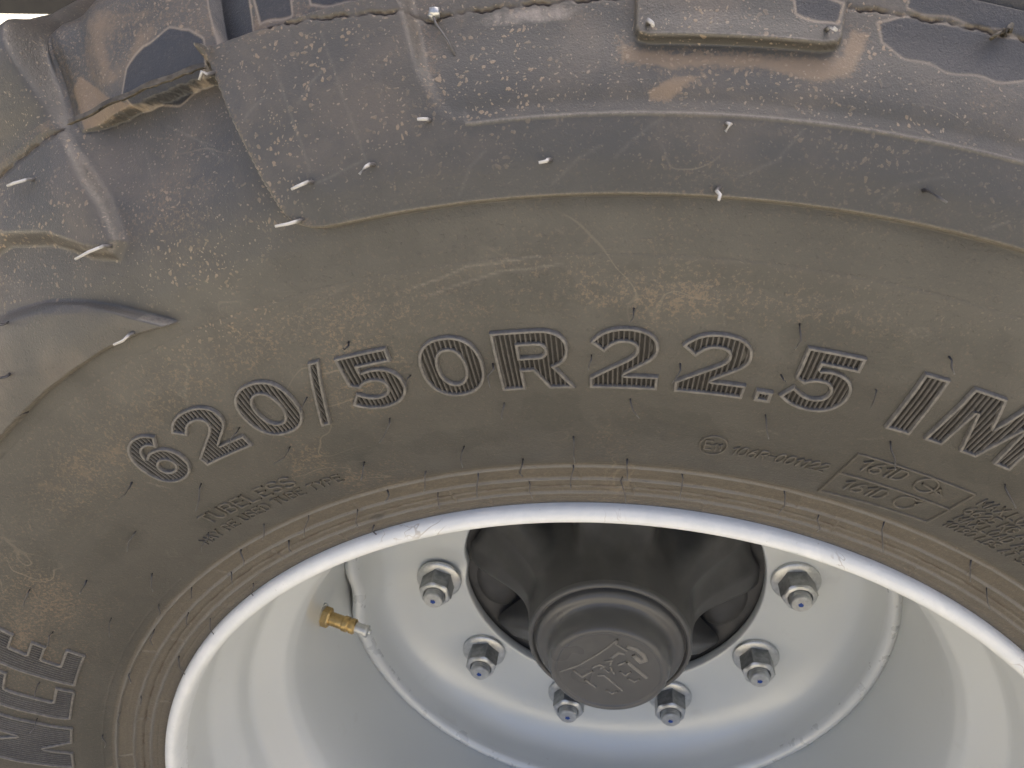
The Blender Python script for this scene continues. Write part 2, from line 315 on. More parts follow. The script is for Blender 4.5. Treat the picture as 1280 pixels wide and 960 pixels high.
FILM = [(119.8, 413, 1.5, 8), (96.5, 424, 3.2, 9), (96.2, 366, 2.2, 12), (89, 360, 4, 10), (105, 405, 3, 9), (112, 362, 4, 10), (81, 412, 4, 12), (72, 425, 5, 9), (133, 372, 3, 9), (141, 398, 4, 16), (125, 352, 3, 9), (104, 352, 4, 8), (147, 405, 4, 14), (165, 338, 7, 9), (69, 375, 3, 8), (86, 432, 6, 5)]
LINES_S = [([(102.5, 431), (101, 433), (99.5, 436.5), (98, 436.5), (96, 438)], .8), ([(101.8, 427), (100, 430), (98, 433), (96.6, 433.2), (95, 434.6)], .7), ([(116.7, 426), (117.6, 419), (118.3, 415), (118.4, 412), (119.3, 405), (120, 399)], .6), ([(118, 417), (118.6, 416.5), (118.4, 414)], .6),
           ([(78.2, 423), (77.6, 425), (77.2, 423), (77.7, 421), (78.2, 423)], .35), ([(81.8, 363), (82.6, 364.5), (83.2, 362.5)], .6), ([(77.2, 371), (76.6, 372), (76.0, 374.5)], .55), ([(125.6, 382), (126, 388), (125.2, 379)], .7), ([(132, 352), (132.6, 349), (132.2, 345)], .5), ([(131.4, 351), (131.9, 347)], .5),
           ([(88, 428), (87.2, 421), (86.9, 412)], .3), ([(144, 400), (146, 402), (147, 396), (149.5, 393)], .35), ([(110, 420), (108.6, 431), (106, 436.5)], .3)]
LINES_U = [([(106.4, 513), (106.0, 495), (105.6, 477)], .45), ([(104.2, 518), (103.6, 496), (103.0, 475)], .35), ([(105.6, 499), (104.9, 504), (104.3, 507)], .5), ([(108.2, 499), (107.6, 502), (106.9, 504)], .5), ([(105.8, 473), (104.6, 474.5), (103.2, 477)], .45), ([(92.6, 470), (91.4, 478), (90.8, 481)], .3), ([(87.6, 466), (86.2, 471), (85.4, 480)], .35), ([(82, 463), (81.4, 469), (79.5, 474)], .25),
           ([(95.2, 463), (94.1, 470), (93.2, 473)], .3), ([(112.8, 513), (111.3, 503), (110.2, 492)], .5), ([(112.1, 508), (110.6, 499)], .45), ([(114.2, 508), (114.0, 494)], .3), ([(77.6, 462), (76.8, 466)], .4), ([(99.2, 462), (98.6, 470), (97.9, 474)], .3)]
def lined(pts, U, RR_):
    d = np.full(U.shape, 1e9); P = [((100-a)*KX*.88, b) for a, b in pts]; X = (100-U)*KX*.88
    for a, b in zip(P, P[1:]):
        e = (b[0]-a[0], b[1]-a[1]); t = np.clip(((X-a[0])*e[0]+(RR_-a[1])*e[1])/(e[0]**2+e[1]**2), 0, 1)
        d = np.minimum(d, np.hypot(X-a[0]-t*e[0], RR_-a[1]-t*e[1]))
    return d
def side_relief(TH, RR):
    r = RR*1000; u = TH; h = 0*r
    w = .25*np.sin(u*2.1)+.15*np.sin(u*5.7+1)
    for rc, hh, wd in ((327.0, .95, .6), (317.0, 1.1, .65), (307.2, 1.0, .7), (311.6, -.7, .5), (313.6, .15, .35), (321.6, .12, .4), (303.0, -.3, .4), (329.2, -.2, .5)): h = h + hh*np.exp(-((r-rc-.3*w)/wd)**2)
    h = h - .9*ss(r, 327, 325.5)*0 - .7*(1-ss(r, 325.6, 327.0))
    for k in range(60):                                                                    # short cross ridges from the mould vents
        t0 = k*6.0+1.5*math.sin(k*2.7); a, b = [(307.5, 316.5), (317, 326.5), (300, 307)][k % 3]
        h = h + .8*np.exp(-((u-t0-.03*(r-a))*5.6/.6)**2)*ss(r, a-.5, a+.5)*(1-ss(r, b-.5, b+.5))
    h = h + .25*np.exp(-((r-334.2+.4*w)/.4)**2)*(u > 135)*(u < 172)
    h = h - .25*np.exp(-((r-438.3)/.5)**2)
    bead = 1-ss(r, 326, 333)
    dl = np.exp(-((r-311.6-.3*w)/.6)**2)*np.clip(.2+np.sin(u*1.3)+.6*np.sin(u*4.1), 0, 1)
    rdg = np.maximum.reduce([np.exp(-((r-rc-.3*w)/.9)**2) for rc in (327, 317, 307.2)])
    tan = .42*np.exp(-((u-128)/9)**2-((r-408)/24)**2)+.36*np.exp(-((u-106)/7)**2-((r-424)/13)**2)+.34*np.exp(-((u-86)/9)**2-((r-422)/10)**2)+.30*np.exp(-((u-117)/5)**2-((r-420)/14)**2)+.3*np.exp(-((u-155)/12)**2-((r-372)/40)**2)
    dk = .8*np.exp(-((u-114.6)/1.2)**2-((r-309)/2.2)**2)+.8*np.exp(-((u-73.3)/1.0)**2-((r-312.5)/2.2)**2)+.5*np.exp(-((u-118.5)/.6)**2-((r-330)/1.5)**2)
    z = 0*r; film = z; edge = z
    for (a, b, wa, wb) in FILM: film = np.maximum(film, 1-ss(np.sqrt(((u-a)/wa)**2+((r-b)/wb)**2)+.12*np.sin(u*2.2+r*.21)+.08*np.sin(u*5.1-r*.4), .75, 1.1))
    for ln, k in LINES_S: edge = np.maximum(edge, .6*k*np.exp(-(lined(ln, u, r)/.36)**2))
    return h/1000, dict(film=film, edge=edge, ridge=rdg, smear_shade=np.clip(dk, 0, 1), clean=z, pale=z, tan=np.clip(tan, 0, 1), upper=.25*ss(r, 415, 440), speck=.3*ss(r, 405, 438)+.5*np.exp(-((u-113)/4)**2-((r-440)/14)**2), crack=.8*dl, bead=bead)

def tyre_grid(name, svals, ths, fn, mat, parent):
    S_, T_ = np.meshgrid(svals, ths, indexing='ij'); r = np.interp(S_, _s, _r); y = np.interp(S_, _s, _y)
    h, masks = fn(T_, r); nr = np.interp(S_, _s, _nr); ny = np.interp(S_, _s, _ny)
    rr = r + h*nr; yy = y + h*ny; a = np.radians(T_)
    V = np.stack([rr*np.cos(a), yy, rr*np.sin(a)], -1).reshape(-1, 3)
    n, m = S_.shape; I = np.arange(n*m).reshape(n, m); J = np.roll(I, -1, axis=1)
    Fc = np.stack([I[:-1], I[1:], J[1:], J[:-1]], -1).reshape(-1, 4)
    me = bpy.data.meshes.new(name); me.vertices.add(len(V)); me.vertices.foreach_set("co", V.ravel())
    me.loops.add(Fc.size); me.loops.foreach_set("vertex_index", Fc.ravel().astype(np.int32))
    me.polygons.add(len(Fc)); me.polygons.foreach_set("loop_start", np.arange(0, Fc.size, 4, dtype=np.int32)); me.polygons.foreach_set("use_smooth", np.ones(len(Fc), bool))
    me.update(calc_edges=True); me.validate()
    for k, v in masks.items():
        at = me.attributes.new(k, 'FLOAT', 'POINT'); at.data.foreach_set("value", np.ascontiguousarray(v, np.float32).ravel())
    me.materials.append(mat); o = bpy.data.objects.new(name, me); COL.objects.link(o); o.parent = parent; return o

tyre = empty("tyre", (0, 0, 0), "large dusty black tyre with ribbed raised size lettering, mounted on the silver rim", "tyre")
S = S_OF_R
ths = np.r_[np.arange(58, 172, .11), np.arange(172, 418, 1.0)]
sv = np.r_[np.linspace(0, S(.300), 8)[:-1], np.linspace(S(.300), S(.336), 88)[:-1], np.linspace(S(.336), S(.4385), 140)]
tyre_grid("sidewall", sv, ths, side_relief, M['rubber'], tyre)
ths = np.r_[np.arange(60, 142, .085), np.arange(142, 420, .8)]
sv = np.r_[np.linspace(S(.4385), S(.545), 250)[:-1], np.linspace(S(.545), _s[-1], 70)]
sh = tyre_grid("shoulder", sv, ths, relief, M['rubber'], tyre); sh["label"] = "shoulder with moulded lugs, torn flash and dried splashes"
# far half of the carcass
far = revolve([(_r[i], .508-_y[i]) for i in range(len(_s)-1, -1, -40)] + [(.292, .492)], 180)
mk("inner_sidewall", far.v, far.f, M['textrub'], tyre)

# ------------------------------------------------------------------ moulded lettering
def bez(p0, p1, p2, p3, n=9):
    p0, p1, p2, p3 = map(np.array, (p0, p1, p2, p3)); t = np.linspace(0, 1, n+1)[1:, None]
    return [tuple(q) for q in (1-t)**3*p0+3*(1-t)**2*t*p1+3*(1-t)*t*t*p2+t**3*p3]
def path(*cmds):
    pts = []
    for c in cmds:
        c = [tuple(map(float, q)) for q in c] if isinstance(c[0], tuple) else [tuple(map(float, c))]
        if len(c) == 1: pts.append(c[0])
        else: pts += bez(pts[-1], *c)
    return pts
def ellp(cx, cy, rx, ry, n=36, e=2.3, cw=False):
    a = np.linspace(0, 2*np.pi, n, endpoint=False); c, s_ = np.cos(a), np.sin(a)
    p = [(cx+rx*np.sign(x)*abs(x)**(2/e), cy+ry*np.sign(y_)*abs(y_)**(2/e)) for x, y_ in zip(c, s_)]
    return p[::-1] if cw else p
GL = {
 '2': [path((0, 0), (100, 0), (100, 22), (46, 22), (72, 40), ((90, 51), (96, 60), (96, 71)), ((96, 90), (78, 102), (50, 102)), ((28, 102), (14, 94), (3, 80)), (21, 65), ((30, 76), (37, 81), (48, 81)), ((60, 81), (67, 77), (67, 69)), ((67, 62), (63, 57), (52, 49)), (0, 17))],
 '5': [path((13, 100), (12, 50), (27, 43), ((33, 48), (39, 51), (48, 51)), ((61, 51), (69, 45), (69, 35)), ((69, 25), (61, 19), (48, 19)), ((37, 19), (27, 24), (16, 33)), (1, 15), ((14, 4), (30, -2), (50, -2)), ((78, -2), (97, 13), (97, 36)), ((97, 57), (80, 70), (57, 70)), ((50, 70), (44, 69), (38, 66)), (39, 79), (92, 79), (92, 100))],
 '6': [path((86, 88), ((76, 97), (64, 102), (51, 102)), ((20, 102), (0, 80), (0, 46)), ((0, 14), (20, -2), (48, -2)), ((76, -2), (95, 13), (95, 34)), ((95, 55), (77, 68), (55, 68)), ((44, 68), (35, 65), (29, 58)), ((30, 73), (38, 82), (52, 82)), ((60, 82), (66, 79), (72, 72))), ellp(50, 33, 18, 14, 28, 2, True)],
 '0': [ellp(50, 50, 50, 52), ellp(50, 50, 22, 31, 30, 2.2, True)],
 'R': [path((0, 0), (32, 0), (32, 33), (48, 33), (68, 0), (102, 0), (77, 38), ((89, 43), (97, 53), (97, 68)), ((97, 88), (85, 100), (60, 100)), (0, 100)), path((32, 56), (32, 78), (56, 78), ((64, 78), (68, 74), (68, 67)), ((68, 60), (64, 56), (56, 56)))],
 '.': [[(0, 0), (100, 0), (100, 17), (0, 17)]],
 'I': [[(0, 0), (100, 0), (94, 100), (6, 100)]],
 'M': [[(0, 0), (19, 0), (24, 72), (41, 0), (59, 0), (76, 72), (81, 0), (100, 0), (93, 100), (61.5, 100), (50, 48), (38.5, 100), (7, 100)]],
 '/': [[(0, -8), (26, -8), (100, 104), (74, 104)]],
 'E': [[(2, 0), (0, 2), (0, 100), (84, 100), (84, 82), (50, 82), (49, 80), (49, 62), (51, 60), (87, 60), (87, 44), (51, 44), (49, 42), (49, 23), (51, 21), (98, 21), (100, 19), (97, 0)]],
 'C': [path((8, 0), ((3, 0), (0, 4), (0, 9)), (0, 91), ((0, 96), (3, 100), (8, 100)), (98, 100), (98, 79), (56, 79), ((52, 79), (50, 77), (50, 73)), (50, 27), ((50, 23), (52, 21), (56, 21)), (100, 21), (100, 3), (97, 0))],
 'N': [[(0, 0), (0, 100), (36, 100), (62, 60), (63, 100), (100, 100), (100, 0), (64, 0), (40, 36), (36, 0)]],
}
def area(l): return .5*sum(a[0]*b[1]-b[0]*a[1] for a, b in zip(l, l[1:]+l[:1]))
def densify(l, m):
    o = []
    for a, b in zip(l, l[1:]+l[:1]):
        n = max(1, int(math.hypot(b[0]-a[0], b[1]-a[1])/m)); o += [(a[0]+(b[0]-a[0])*t/n, a[1]+(b[1]-a[1])*t/n) for t in range(n)]
    return o
def inset(l, d):
    n = len(l); o = []
    for i in range(n):
        p, q, s_ = np.array(l[i-1]), np.array(l[i]), np.array(l[(i+1) % n])
        e1, e2 = q-p, s_-q; e1 /= np.hypot(*e1)+1e-9; e2 /= np.hypot(*e2)+1e-9
        n1, n2 = np.array([-e1[1], e1[0]]), np.array([-e2[1], e2[0]]); m = n1+n2; c = m@m
        m = m*(2/max(c, .9)); o.append(tuple(q+m*d))
    return o
def crossings(loops, x):
    ys = []
    for l in loops:
        for a, b in zip(l, l[1:]+l[:1]):
            if (a[0] > x) != (b[0] > x): ys.append(a[1]+(x-a[0])/(b[0]-a[0])*(b[1]-a[1]))
    ys.sort(); return list(zip(ys[::2], ys[1::2]))
def big_letter(ch, th0, th1, r0, H, slant=0.0, ringw=1.2, pitch=1.85, hh=1.7, name="size_letter", label=None):
    """raised outline with ribs inside: th0 = angle of the left end, th1 = of the right end at the base line"""
    W = math.radians(th0-th1)*r0*1000
    loops = []
    for i, l in enumerate(GL[ch]):
        l = [(x*W/100, y*H/100) for x, y in l]
        if (area(l) < 0) == (i == 0): l = l[::-1]
        loops.append(inset(densify(l, 1.2), -.35))
    def put(x, y, h):
        x = x + slant*y
        return surf(th0 - math.degrees(x/1000/r0), r0 + y/1000, h/1000)
    g = Geo()
    prof = [(-.15, -.3), (-.02, hh*.8), (.2, hh), (ringw-.2, hh), (ringw, hh-.3), (ringw+.05, .05)]
    for l in loops:
        rings = []
        for d, h in prof:
            q = inset(l, d); rings.append([put(x, y, h + .07*math.sin(x*1.7+y*2.3)) for x, y in q])
        g.loops(rings)
    o = mk(name, g.v, g.f, M['ring'], tyre); sharp(o, 50)
    if label: o["label"] = label
    il = [inset(l, ringw*.92) for l in loops]
    xs = [p[0] for l in il for p in l]; x = min(xs)+.15; xe = max(xs)
    gr, gf = Geo(), Geo()
    def strip(gm, xa, xb, h, walls):
        n = 2
        for k in range(n):
            a, b = xa+(xb-xa)*k/n, xa+(xb-xa)*(k+1)/n; A, B = crossings(il, a), crossings(il, b)
            if len(A) != len(B):
                Mx = crossings(il, (a+b)/2); A = B = Mx
            for (a0, a1), (b0, b1) in zip(A, B):
                m = max(1, int((a1-a0)/5)); rows = []
                for j in range(m+1):
                    t = j/m; ya, yb = a0+(a1-a0)*t, b0+(b1-b0)*t
                    row = [put(a, ya, h), put(b, yb, h)]
                    if walls: row = [put(a-.12, ya, -.1), put(a, ya, h-.12), put(a+(b-a)*.15, ya, h), put(b-(b-a)*.15, yb, h), put(b, yb, h-.12), put(b+.12, yb, -.1)] if n == 1 else ([put(xa-.12, ya, -.1), put(a, ya, h*.85), put(b, yb, h)] if k == 0 else [put(a, ya, h), put(b, yb, h*.85), put(xb+.12, yb, -.1)])
                    rows.append(row)
                gm.loops(rows, closed=False)
    while x < xe:
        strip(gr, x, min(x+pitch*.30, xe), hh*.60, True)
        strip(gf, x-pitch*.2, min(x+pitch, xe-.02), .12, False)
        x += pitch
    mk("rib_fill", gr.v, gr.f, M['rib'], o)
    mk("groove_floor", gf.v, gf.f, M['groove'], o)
T0 = .381; HC = 27.3
for ch, a, b in (('6', 125.1, 121.7), ('2', 120.95, 117.0), ('0', 115.9, 112.1), ('5', 108.75, 104.85), ('0', 103.6, 99.95), ('R', 99.1, 94.9), ('2', 93.8, 89.95), ('2', 88.9, 85.0), ('5', 82.95, 79.25), ('I', 76.45, 75.03), ('M', 74.05, 68.6)):
    big_letter(ch, a, b, T0, HC, label=f"raised ribbed character {ch}")
big_letter('/', 111.58, 109.25, T0, HC, ringw=1.15, pitch=1.5, label="raised ribbed slash")
big_letter('.', 84.25, 83.4, T0, HC, ringw=1.5, pitch=1.2, label="raised square decimal point")
big_letter('E', 154.95, 149.9, .3518, 45, slant=.30, pitch=2.0, hh=1.4, ringw=1.35, name="name_letter", label="raised finely ribbed letter E")
big_letter('C', 160.75, 156.05, .3510, 45, slant=.30, pitch=2.0, hh=1.4, ringw=1.35, name="name_letter", label="raised finely ribbed letter C")
big_letter('N', 169.0, 162.3, .3500, 45, slant=.30, pitch=2.0, hh=1.4, ringw=1.35, name="name_letter", label="raised finely ribbed letter N")

SF = {  # single-stroke capitals on a 1 x 1 cell
 'A': [[(0, 0), (.5, 1), (1, 0)], [(.2, .35), (.8, .35)]], 'B': [[(0, 0), (0, 1), (.7, 1), (.9, .88), (.9, .65), (.7, .53), (0, .53)], [(.7, .53), (1, .4), (1, .13), (.75, 0), (0, 0)]],
 'D': [[(0, 0), (0, 1), (.65, 1), (1, .75), (1, .25), (.65, 0), (0, 0)]], 'E': [[(1, 1), (0, 1), (0, 0), (1, 0)], [(0, .52), (.8, .52)]], 'G': [[(1, .8), (.8, 1), (.25, 1), (0, .75), (0, .25), (.25, 0), (.8, 0), (1, .2), (1, .48), (.55, .48)]],
 'K': [[(0, 0), (0, 1)], [(1, 1), (0, .42)], [(.3, .6), (1, 0)]], 'L': [[(0, 1), (0, 0), (1, 0)]], 'M': [[(0, 0), (0, 1), (.5, .35), (1, 1), (1, 0)]], 'O': [[(.3, 0), (0, .3), (0, .7), (.3, 1), (.7, 1), (1, .7), (1, .3), (.7, 0), (.3, 0)]],
 'P': [[(0, 0), (0, 1), (.75, 1), (1, .85), (1, .62), (.75, .47), (0, .47)]], 'R': [[(0, 0), (0, 1), (.75, 1), (1, .85), (1, .62), (.75, .5), (0, .5)], [(.5, .5), (1, 0)]],
 'S': [[(1, .85), (.75, 1), (.25, 1), (0, .83), (0, .65), (.25, .53), (.75, .47), (1, .33), (1, .15), (.75, 0), (.25, 0), (0, .15)]], 'T': [[(0, 1), (1, 1)], [(.5, 1), (.5, 0)]], 'U': [[(0, 1), (0, .25), (.3, 0), (.7, 0), (1, .25), (1, 1)]],
 'X': [[(0, 0), (1, 1)], [(0, 1), (1, 0)]], 'Y': [[(0, 1), (.5, .5), (1, 1)], [(.5, .5), (.5, 0)]], '0': [[(.3, 0), (0, .3), (0, .7), (.3, 1), (.7, 1), (1, .7), (1, .3), (.7, 0), (.3, 0)]],
 '1': [[(.1, .72), (.6, 1), (.6, 0)]], '2': [[(0, .75), (.25, 1), (.75, 1), (1, .78), (1, .6), (0, 0), (1, 0)]], '5': [[(1, 1), (.1, 1), (.05, .55), (.7, .6), (1, .42), (1, .18), (.75, 0), (.25, 0), (0, .15)]],
 '6': [[(.75, 1), (.35, .82), (.08, .5), (0, .27), (.22, .02), (.75, 0), (1, .2), (1, .36), (.78, .58), (.32, .58), (.03, .36)]], '8': [[(.5, .53), (.1, .65), (.1, .85), (.35, 1), (.65, 1), (.9, .85), (.9, .65), (.5, .53), (0, .35), (0, .15), (.3, 0), (.7, 0), (1, .15), (1, .35), (.5, .53)]],
 '9': [[(.1, .05), (.65, .15), (.95, .5), (1, .75), (.75, 1), (.25, 1), (0, .8), (0, .62), (.25, .45), (.75, .47), (.95, .6)]], '-': [[(.1, .5), (.9, .5)]], '.': [[(.4, 0), (.6, .02)]]}
def ridge(g, pts, put, w, h, closed=False):
    """rounded raised line along pts (mm) laid on a surface by put(x, y, h)"""
    pts = [np.array(p, float) for p in pts]; n = len(pts); rows = []
    sec = [(-1.0, -.25), (-.85, .75), (-.55, 1.0), (.55, 1.0), (.85, .75), (1.0, -.25)]
    for i in range(n):
        a = pts[i-1] if (i > 0 or closed) else pts[i]; c = pts[(i+1) % n] if (i < n-1 or closed) else pts[i]; b = pts[i]
        e1 = b-a if np.hypot(*(b-a)) > 1e-9 else c-b; e2 = c-b if np.hypot(*(c-b)) > 1e-9 else e1
        e1 = e1/np.hypot(*e1); e2 = e2/np.hypot(*e2); n1 = np.array([-e1[1], e1[0]]); n2 = np.array([-e2[1], e2[0]]); m = n1+n2; m = m*(2/max(m@m, 1.2))
        ext = 0 if closed else (-.4*w if i == 0 else (.4*w if i == n-1 else 0)); q = b + (e2 if i == 0 else e1)*ext
        rows.append([put(*(q+m*sx*w/2), sh_*h) for sx, sh_ in sec])
    if closed: rows.append(rows[0])
    g.loops(rows, closed=False)
    if not closed:
        b0 = len(g.v)-len(rows)*6; g.f.append(tuple(b0+k for k in range(6))); g.f.append(tuple(len(g.v)-6+k for k in range(6))[::-1])
def dens(pts, m=1.5):
    o = [pts[0]]
    for a, b in zip(pts, pts[1:]):
        k = max(1, int(math.hypot(b[0]-a[0], b[1]-a[1])/m)); o += [(a[0]+(b[0]-a[0])*t/k, a[1]+(b[1]-a[1])*t/k) for t in range(1, k+1)]
    return o
def flank_put(th0, th1, r0, r1, W):
    def put(x, y, h):
        t = x/W; rb = r0+(r1-r0)*t
        return surf(th0+(th1-th0)*t, rb+y/1000, h/1000)
    return put
def text_line(text, th0, th1, r0, r1, H, w=.95, h=.6, name="moulded_lettering", slant=.12):
    adv = {'.': .45, ' ': .6, '1': .72, '-': .8}; W = math.radians(th0-th1)*r0*1000; cw = W/(sum(adv.get(c, 1) for c in text)-.28); pen = 0.0; put = flank_put(th0, th1, r0, r1, W); g = Geo()
    for ch in text:
        a_ = adv.get(ch, 1); x0, pen = pen*cw, pen+a_
        for st in SF.get(ch, []):
            ridge(g, [(x0+(x-(1-a_)*.5)*cw*.72+slant*y*H, y*H) for x, y in dens([(a, b) for a, b in st], .5)], put, w, h)
    o = mk(name, g.v, g.f, M['textrub'], tyre); o["label"] = f"small raised lettering {text}"; return o
text_line("TUBELESS", 126.4, 117.3, .3508, .3496, 7.0, .95, .95, slant=0)
text_line("MAY BE USED TUBE TYPE", 129.0, 113.8, .3412, .3422, 5.0, .6, .8, slant=0)
text_line("106R-001122", 84.25, 77.75, .3462, .3470, 5.4, .68, .8, slant=.25)
text_line("161D", 75.95, 73.05, .3545, .3550, 6.6, .9, .95, slant=.15)
text_line("161D", 75.8, 72.85, .3397, .3402, 6.6, .9, .95, slant=.15)
text_line("MAX.LOAD", 67.65, 62.9, .3580, .3578, 4.9, .58, .8)
text_line("6625 KG AT", 67.75, 62.3, .3512, .3512, 4.9, .58, .8)
text_line("MAX.LOAD AT", 67.5, 61.6, .3450, .3452, 4.7, .58, .8)
text_line("10190 LBS AT 58", 67.6, 60.2, .3388, .3392, 4.4, .55, .8)
def mark(name, label, th0, r0, strokes, w=.9, h=.6):
    put = lambda x, y, hh: surf(th0-math.degrees(x/1000/r0), r0+y/1000, hh/1000); g = Geo()
    for st, cl in strokes: ridge(g, st, put, w, h, cl)
    o = mk(name, g.v, g.f, M['textrub'], tyre); o["label"] = label
ring_ = lambda cx, cy, rx, ry, n=28, a0=0, a1=360: [(cx+rx*math.cos(R(a0+(a1-a0)*k/n)), cy+ry*math.sin(R(a0+(a1-a0)*k/n))) for k in range(n if a1-a0 == 360 else n+1)]
e11 = [(ring_(0, 0, 5.6, 6.2), True)]
for st in SF['E']: e11.append(([(-3.4+x*2.8, -3+y*6) for x, y in st], False))
for x0 in (.2, 2.4):
    e11.append(([(x0+x*2, -2.6+y*4) for x, y in SF['1'][0]], False))
mark("approval_mark", "oval moulded mark enclosing E11", 85.55, .3503, e11, .75, .8)
bw = math.radians(8.15)*.349*1000
mark("rating_frame", "two-row moulded frame around the 161D lines", 76.6, .3490,
     [(dens([(0, 14), (bw, 13.6), (bw-.4, -12.2), (-1.2, -15.6), (0, 14)], 3)[:-1], True), (dens([(-.5, 0), (bw-.2, .3)], 3), False)], 1.0, .9)
mark("rotation_symbol", "circle with a straight arrow", 71.35, .3575, [(ring_(0, 0, 4.4, 4.6), True), ([(-1.5, .3), (4.2, -1.2), (8.5, -2.2)], False), ([(5.6, .9), (8.8, -2.2), (5.0, -3.2), (5.6, .9)], False)], .95, .9)
mark("rotation_symbol", "open circle arrow", 71.2, .3435, [(ring_(0, 0, 4.2, 4.4, 24, 60, 385), False), ([(2.0, 3.9), (5.8, 4.9), (4.3, 1.4)], False)], .95, .9)

# ------------------------------------------------------------------ rubber hairs left by the mould vents
HA = [(119.8,515,121.1,517),(116.7,479,118.5,480),(109.1,517,109.6,516),(105.6,474,106.4,473),(106.5,464,107.6,463),(102.7,475,103.2,472),(100.1,485,100.5,485),(95.2,470,95.6,470),(91.5,507,91.3,505),(85.1,508,84.8,506),(88.3,480,88.3,478),(88.3,462,88.3,458),(80.4,469,79.6,467),(117.7,448,118.6,447),(124.5,476,125.1,476),(126.2,460,127.0,460),(127.7,445,127.8,446),(83.3,417,83.3,412),(75.8,417,75.6,414),(91.5,417,91.6,414),(83.3,394,83.3,393),(78.2,396,78.0,391),(83.2,373,82.7,367),(75.5,374,74.7,367),(67.7,373,66.6,369),(91.4,374,91.2,367),(93.7,396,93.8,392),(88.8,394,89.0,389),(99.4,394,99.7,388),(99.3,373,99.8,367),(107.1,373,108.1,366),(107.1,414,107.6,413),(104.4,393,104.8,390),(111.3,394,112.2,390),(114.9,372,116.1,370),(116.8,391,117.6,388),(123.0,373,124.6,367),(126.8,392,128.0,391),(131.1,371,132.7,369),(127.6,347,129.1,343),(139.2,371,140.6,371),(142.7,391,143.9,390),(135.6,348,136.9,344),(143.5,349,145.3,346),(147.3,371,148.6,371),(155.1,369,156.4,370),(160.7,368,162.1,370),(163.9,334,165.0,333),(95.2,350,95.3,340),(103.2,348,103.8,339),(111.1,350,112.3,342),(107.3,334,108.1,326),(99.3,334,99.7,325),(91.3,334,91.3,324),(95.5,328,95.7,317),(91.5,319,91.4,310),(87.0,327,86.7,315),(103.3,327,103.8,318),(99.5,316,99.6,310),(107.7,316,108.0,309),(111.5,327,111.9,322),(115.6,318,116.4,311),(115.5,304,116.7,292),(79.0,327,78.4,316),(75.2,317,74.5,310),(70.7,327,69.7,318),(62.8,327,61.4,318),(58.9,316,57.9,311),(123.5,334,124.7,329),(119.6,327,121.3,319),(128.0,327,129.0,321),(124.0,316,124.7,312),(136.3,326,137.6,323),(140.1,333,141.3,331),(144.5,326,146.1,324),(140.2,317,141.3,314),(140.1,305,141.9,299),(132.0,304,134.3,296),(131.9,318,132.6,313),(148.2,306,150.2,301),(152.5,327,153.3,325),(156.7,317,158.0,315),(160.0,326,161.2,326)]
def tube(pts, rads, seg=6):
    g = Geo(); rings = []; pts = [Vector(p) for p in pts]
    for i, p in enumerate(pts):
        d = (pts[min(i+1, len(pts)-1)]-pts[max(i-1, 0)]).normalized(); u = d.orthogonal().normalized(); w = d.cross(u)
        rings.append([p+(u*math.cos(2*math.pi*k/seg)+w*math.sin(2*math.pi*k/seg))*rads[i] for k in range(seg)])
    g.loops(rings, cap0=True, cap1=True); return g
def h_at(th, r):
    a, b = np.array([[float(th)]]), np.array([[r/1000.0]])
    return float((relief if r > 438.5 else side_relief)(a, b)[0][0, 0])
def hair(th, r, tt, tr, rad, mat, mats_label=None, stub=False):
    h0 = h_at(th, r); p0 = surf(th, r/1000, h0-.0006); p3 = surf(tt, tr/1000, h0+.0036)
    p1 = surf(th+(tt-th)*.10, (r+(tr-r)*.10)/1000, h0+.0018); p2 = surf(th+(tt-th)*.5, (r+(tr-r)*.5)/1000, h0+.0036)
    j = lambda: rng.normal(0, .0006, 3)
    g = tube([p0, p1+j(), p2+j(), p3+j()], [rad*1.35, rad, rad*.92, rad*.75], 6)
    o = mk("vent_spew", g.v, g.f, mat, tyre); at = o.data.attributes.new("tip", "FLOAT", "POINT"); at.data.foreach_set("value", np.repeat(np.array([0, .25, .65, 1.0], np.float32), 6)); return o
for i, (a, b, c, d) in enumerate(HA):
    pale = b > 443 and i not in (12, 14, 15, 16)
    rad = (.00072 if pale else .0006) if b > 443 else .00027 + .00013*rng.random()
    if b < 443:
        q = rng.uniform(.85, 1.65); c, d = a+(c-a)*q + rng.normal(0, .12), b+(d-b)*q
    hair(a, b, c, d, rad, M['hairpale'] if pale else M['hair'])
# curled spew with a thread at the mould line, and a torn one further along
hp = h_at(99.75, 518); lump = Geo()
c0 = surf(99.75, .5185, hp+.0005)
for k in range(3):
    cc = c0+rng.normal(0, .0011, 3); rr_ = .0022-.0004*k
    rings = []
    for i in range(6):
        ph = math.pi*(i+.3)/5.6; rings.append([cc+np.array((math.sin(ph)*math.cos(2*math.pi*j/8), math.cos(ph)*.7, math.sin(ph)*math.sin(2*math.pi*j/8)))*rr_*(1+.2*math.sin(j*3+i*2+k)) for j in range(8)])
    lump.loops(rings, cap0=True, cap1=True)
o = mk("spew_lump", lump.v, lump.f, M['zinc'], tyre); o["label"] = "shiny curled rubber lump with a hanging thread"
th_ = tube([c0, surf(99.6, .514, hp+.003), surf(99.2, .509, hp+.002), surf(98.95, .5045, hp+.0015)], [.0007, .0005, .0004, .0003]); mk("thread", th_.v, th_.f, M['hairpale'], o)
for (a, b, c, d) in ((78.6, 518, 79.4, 513), (78.4, 519, 78.8, 515)): hair(a, b, c, d, .0009, M['flash'])
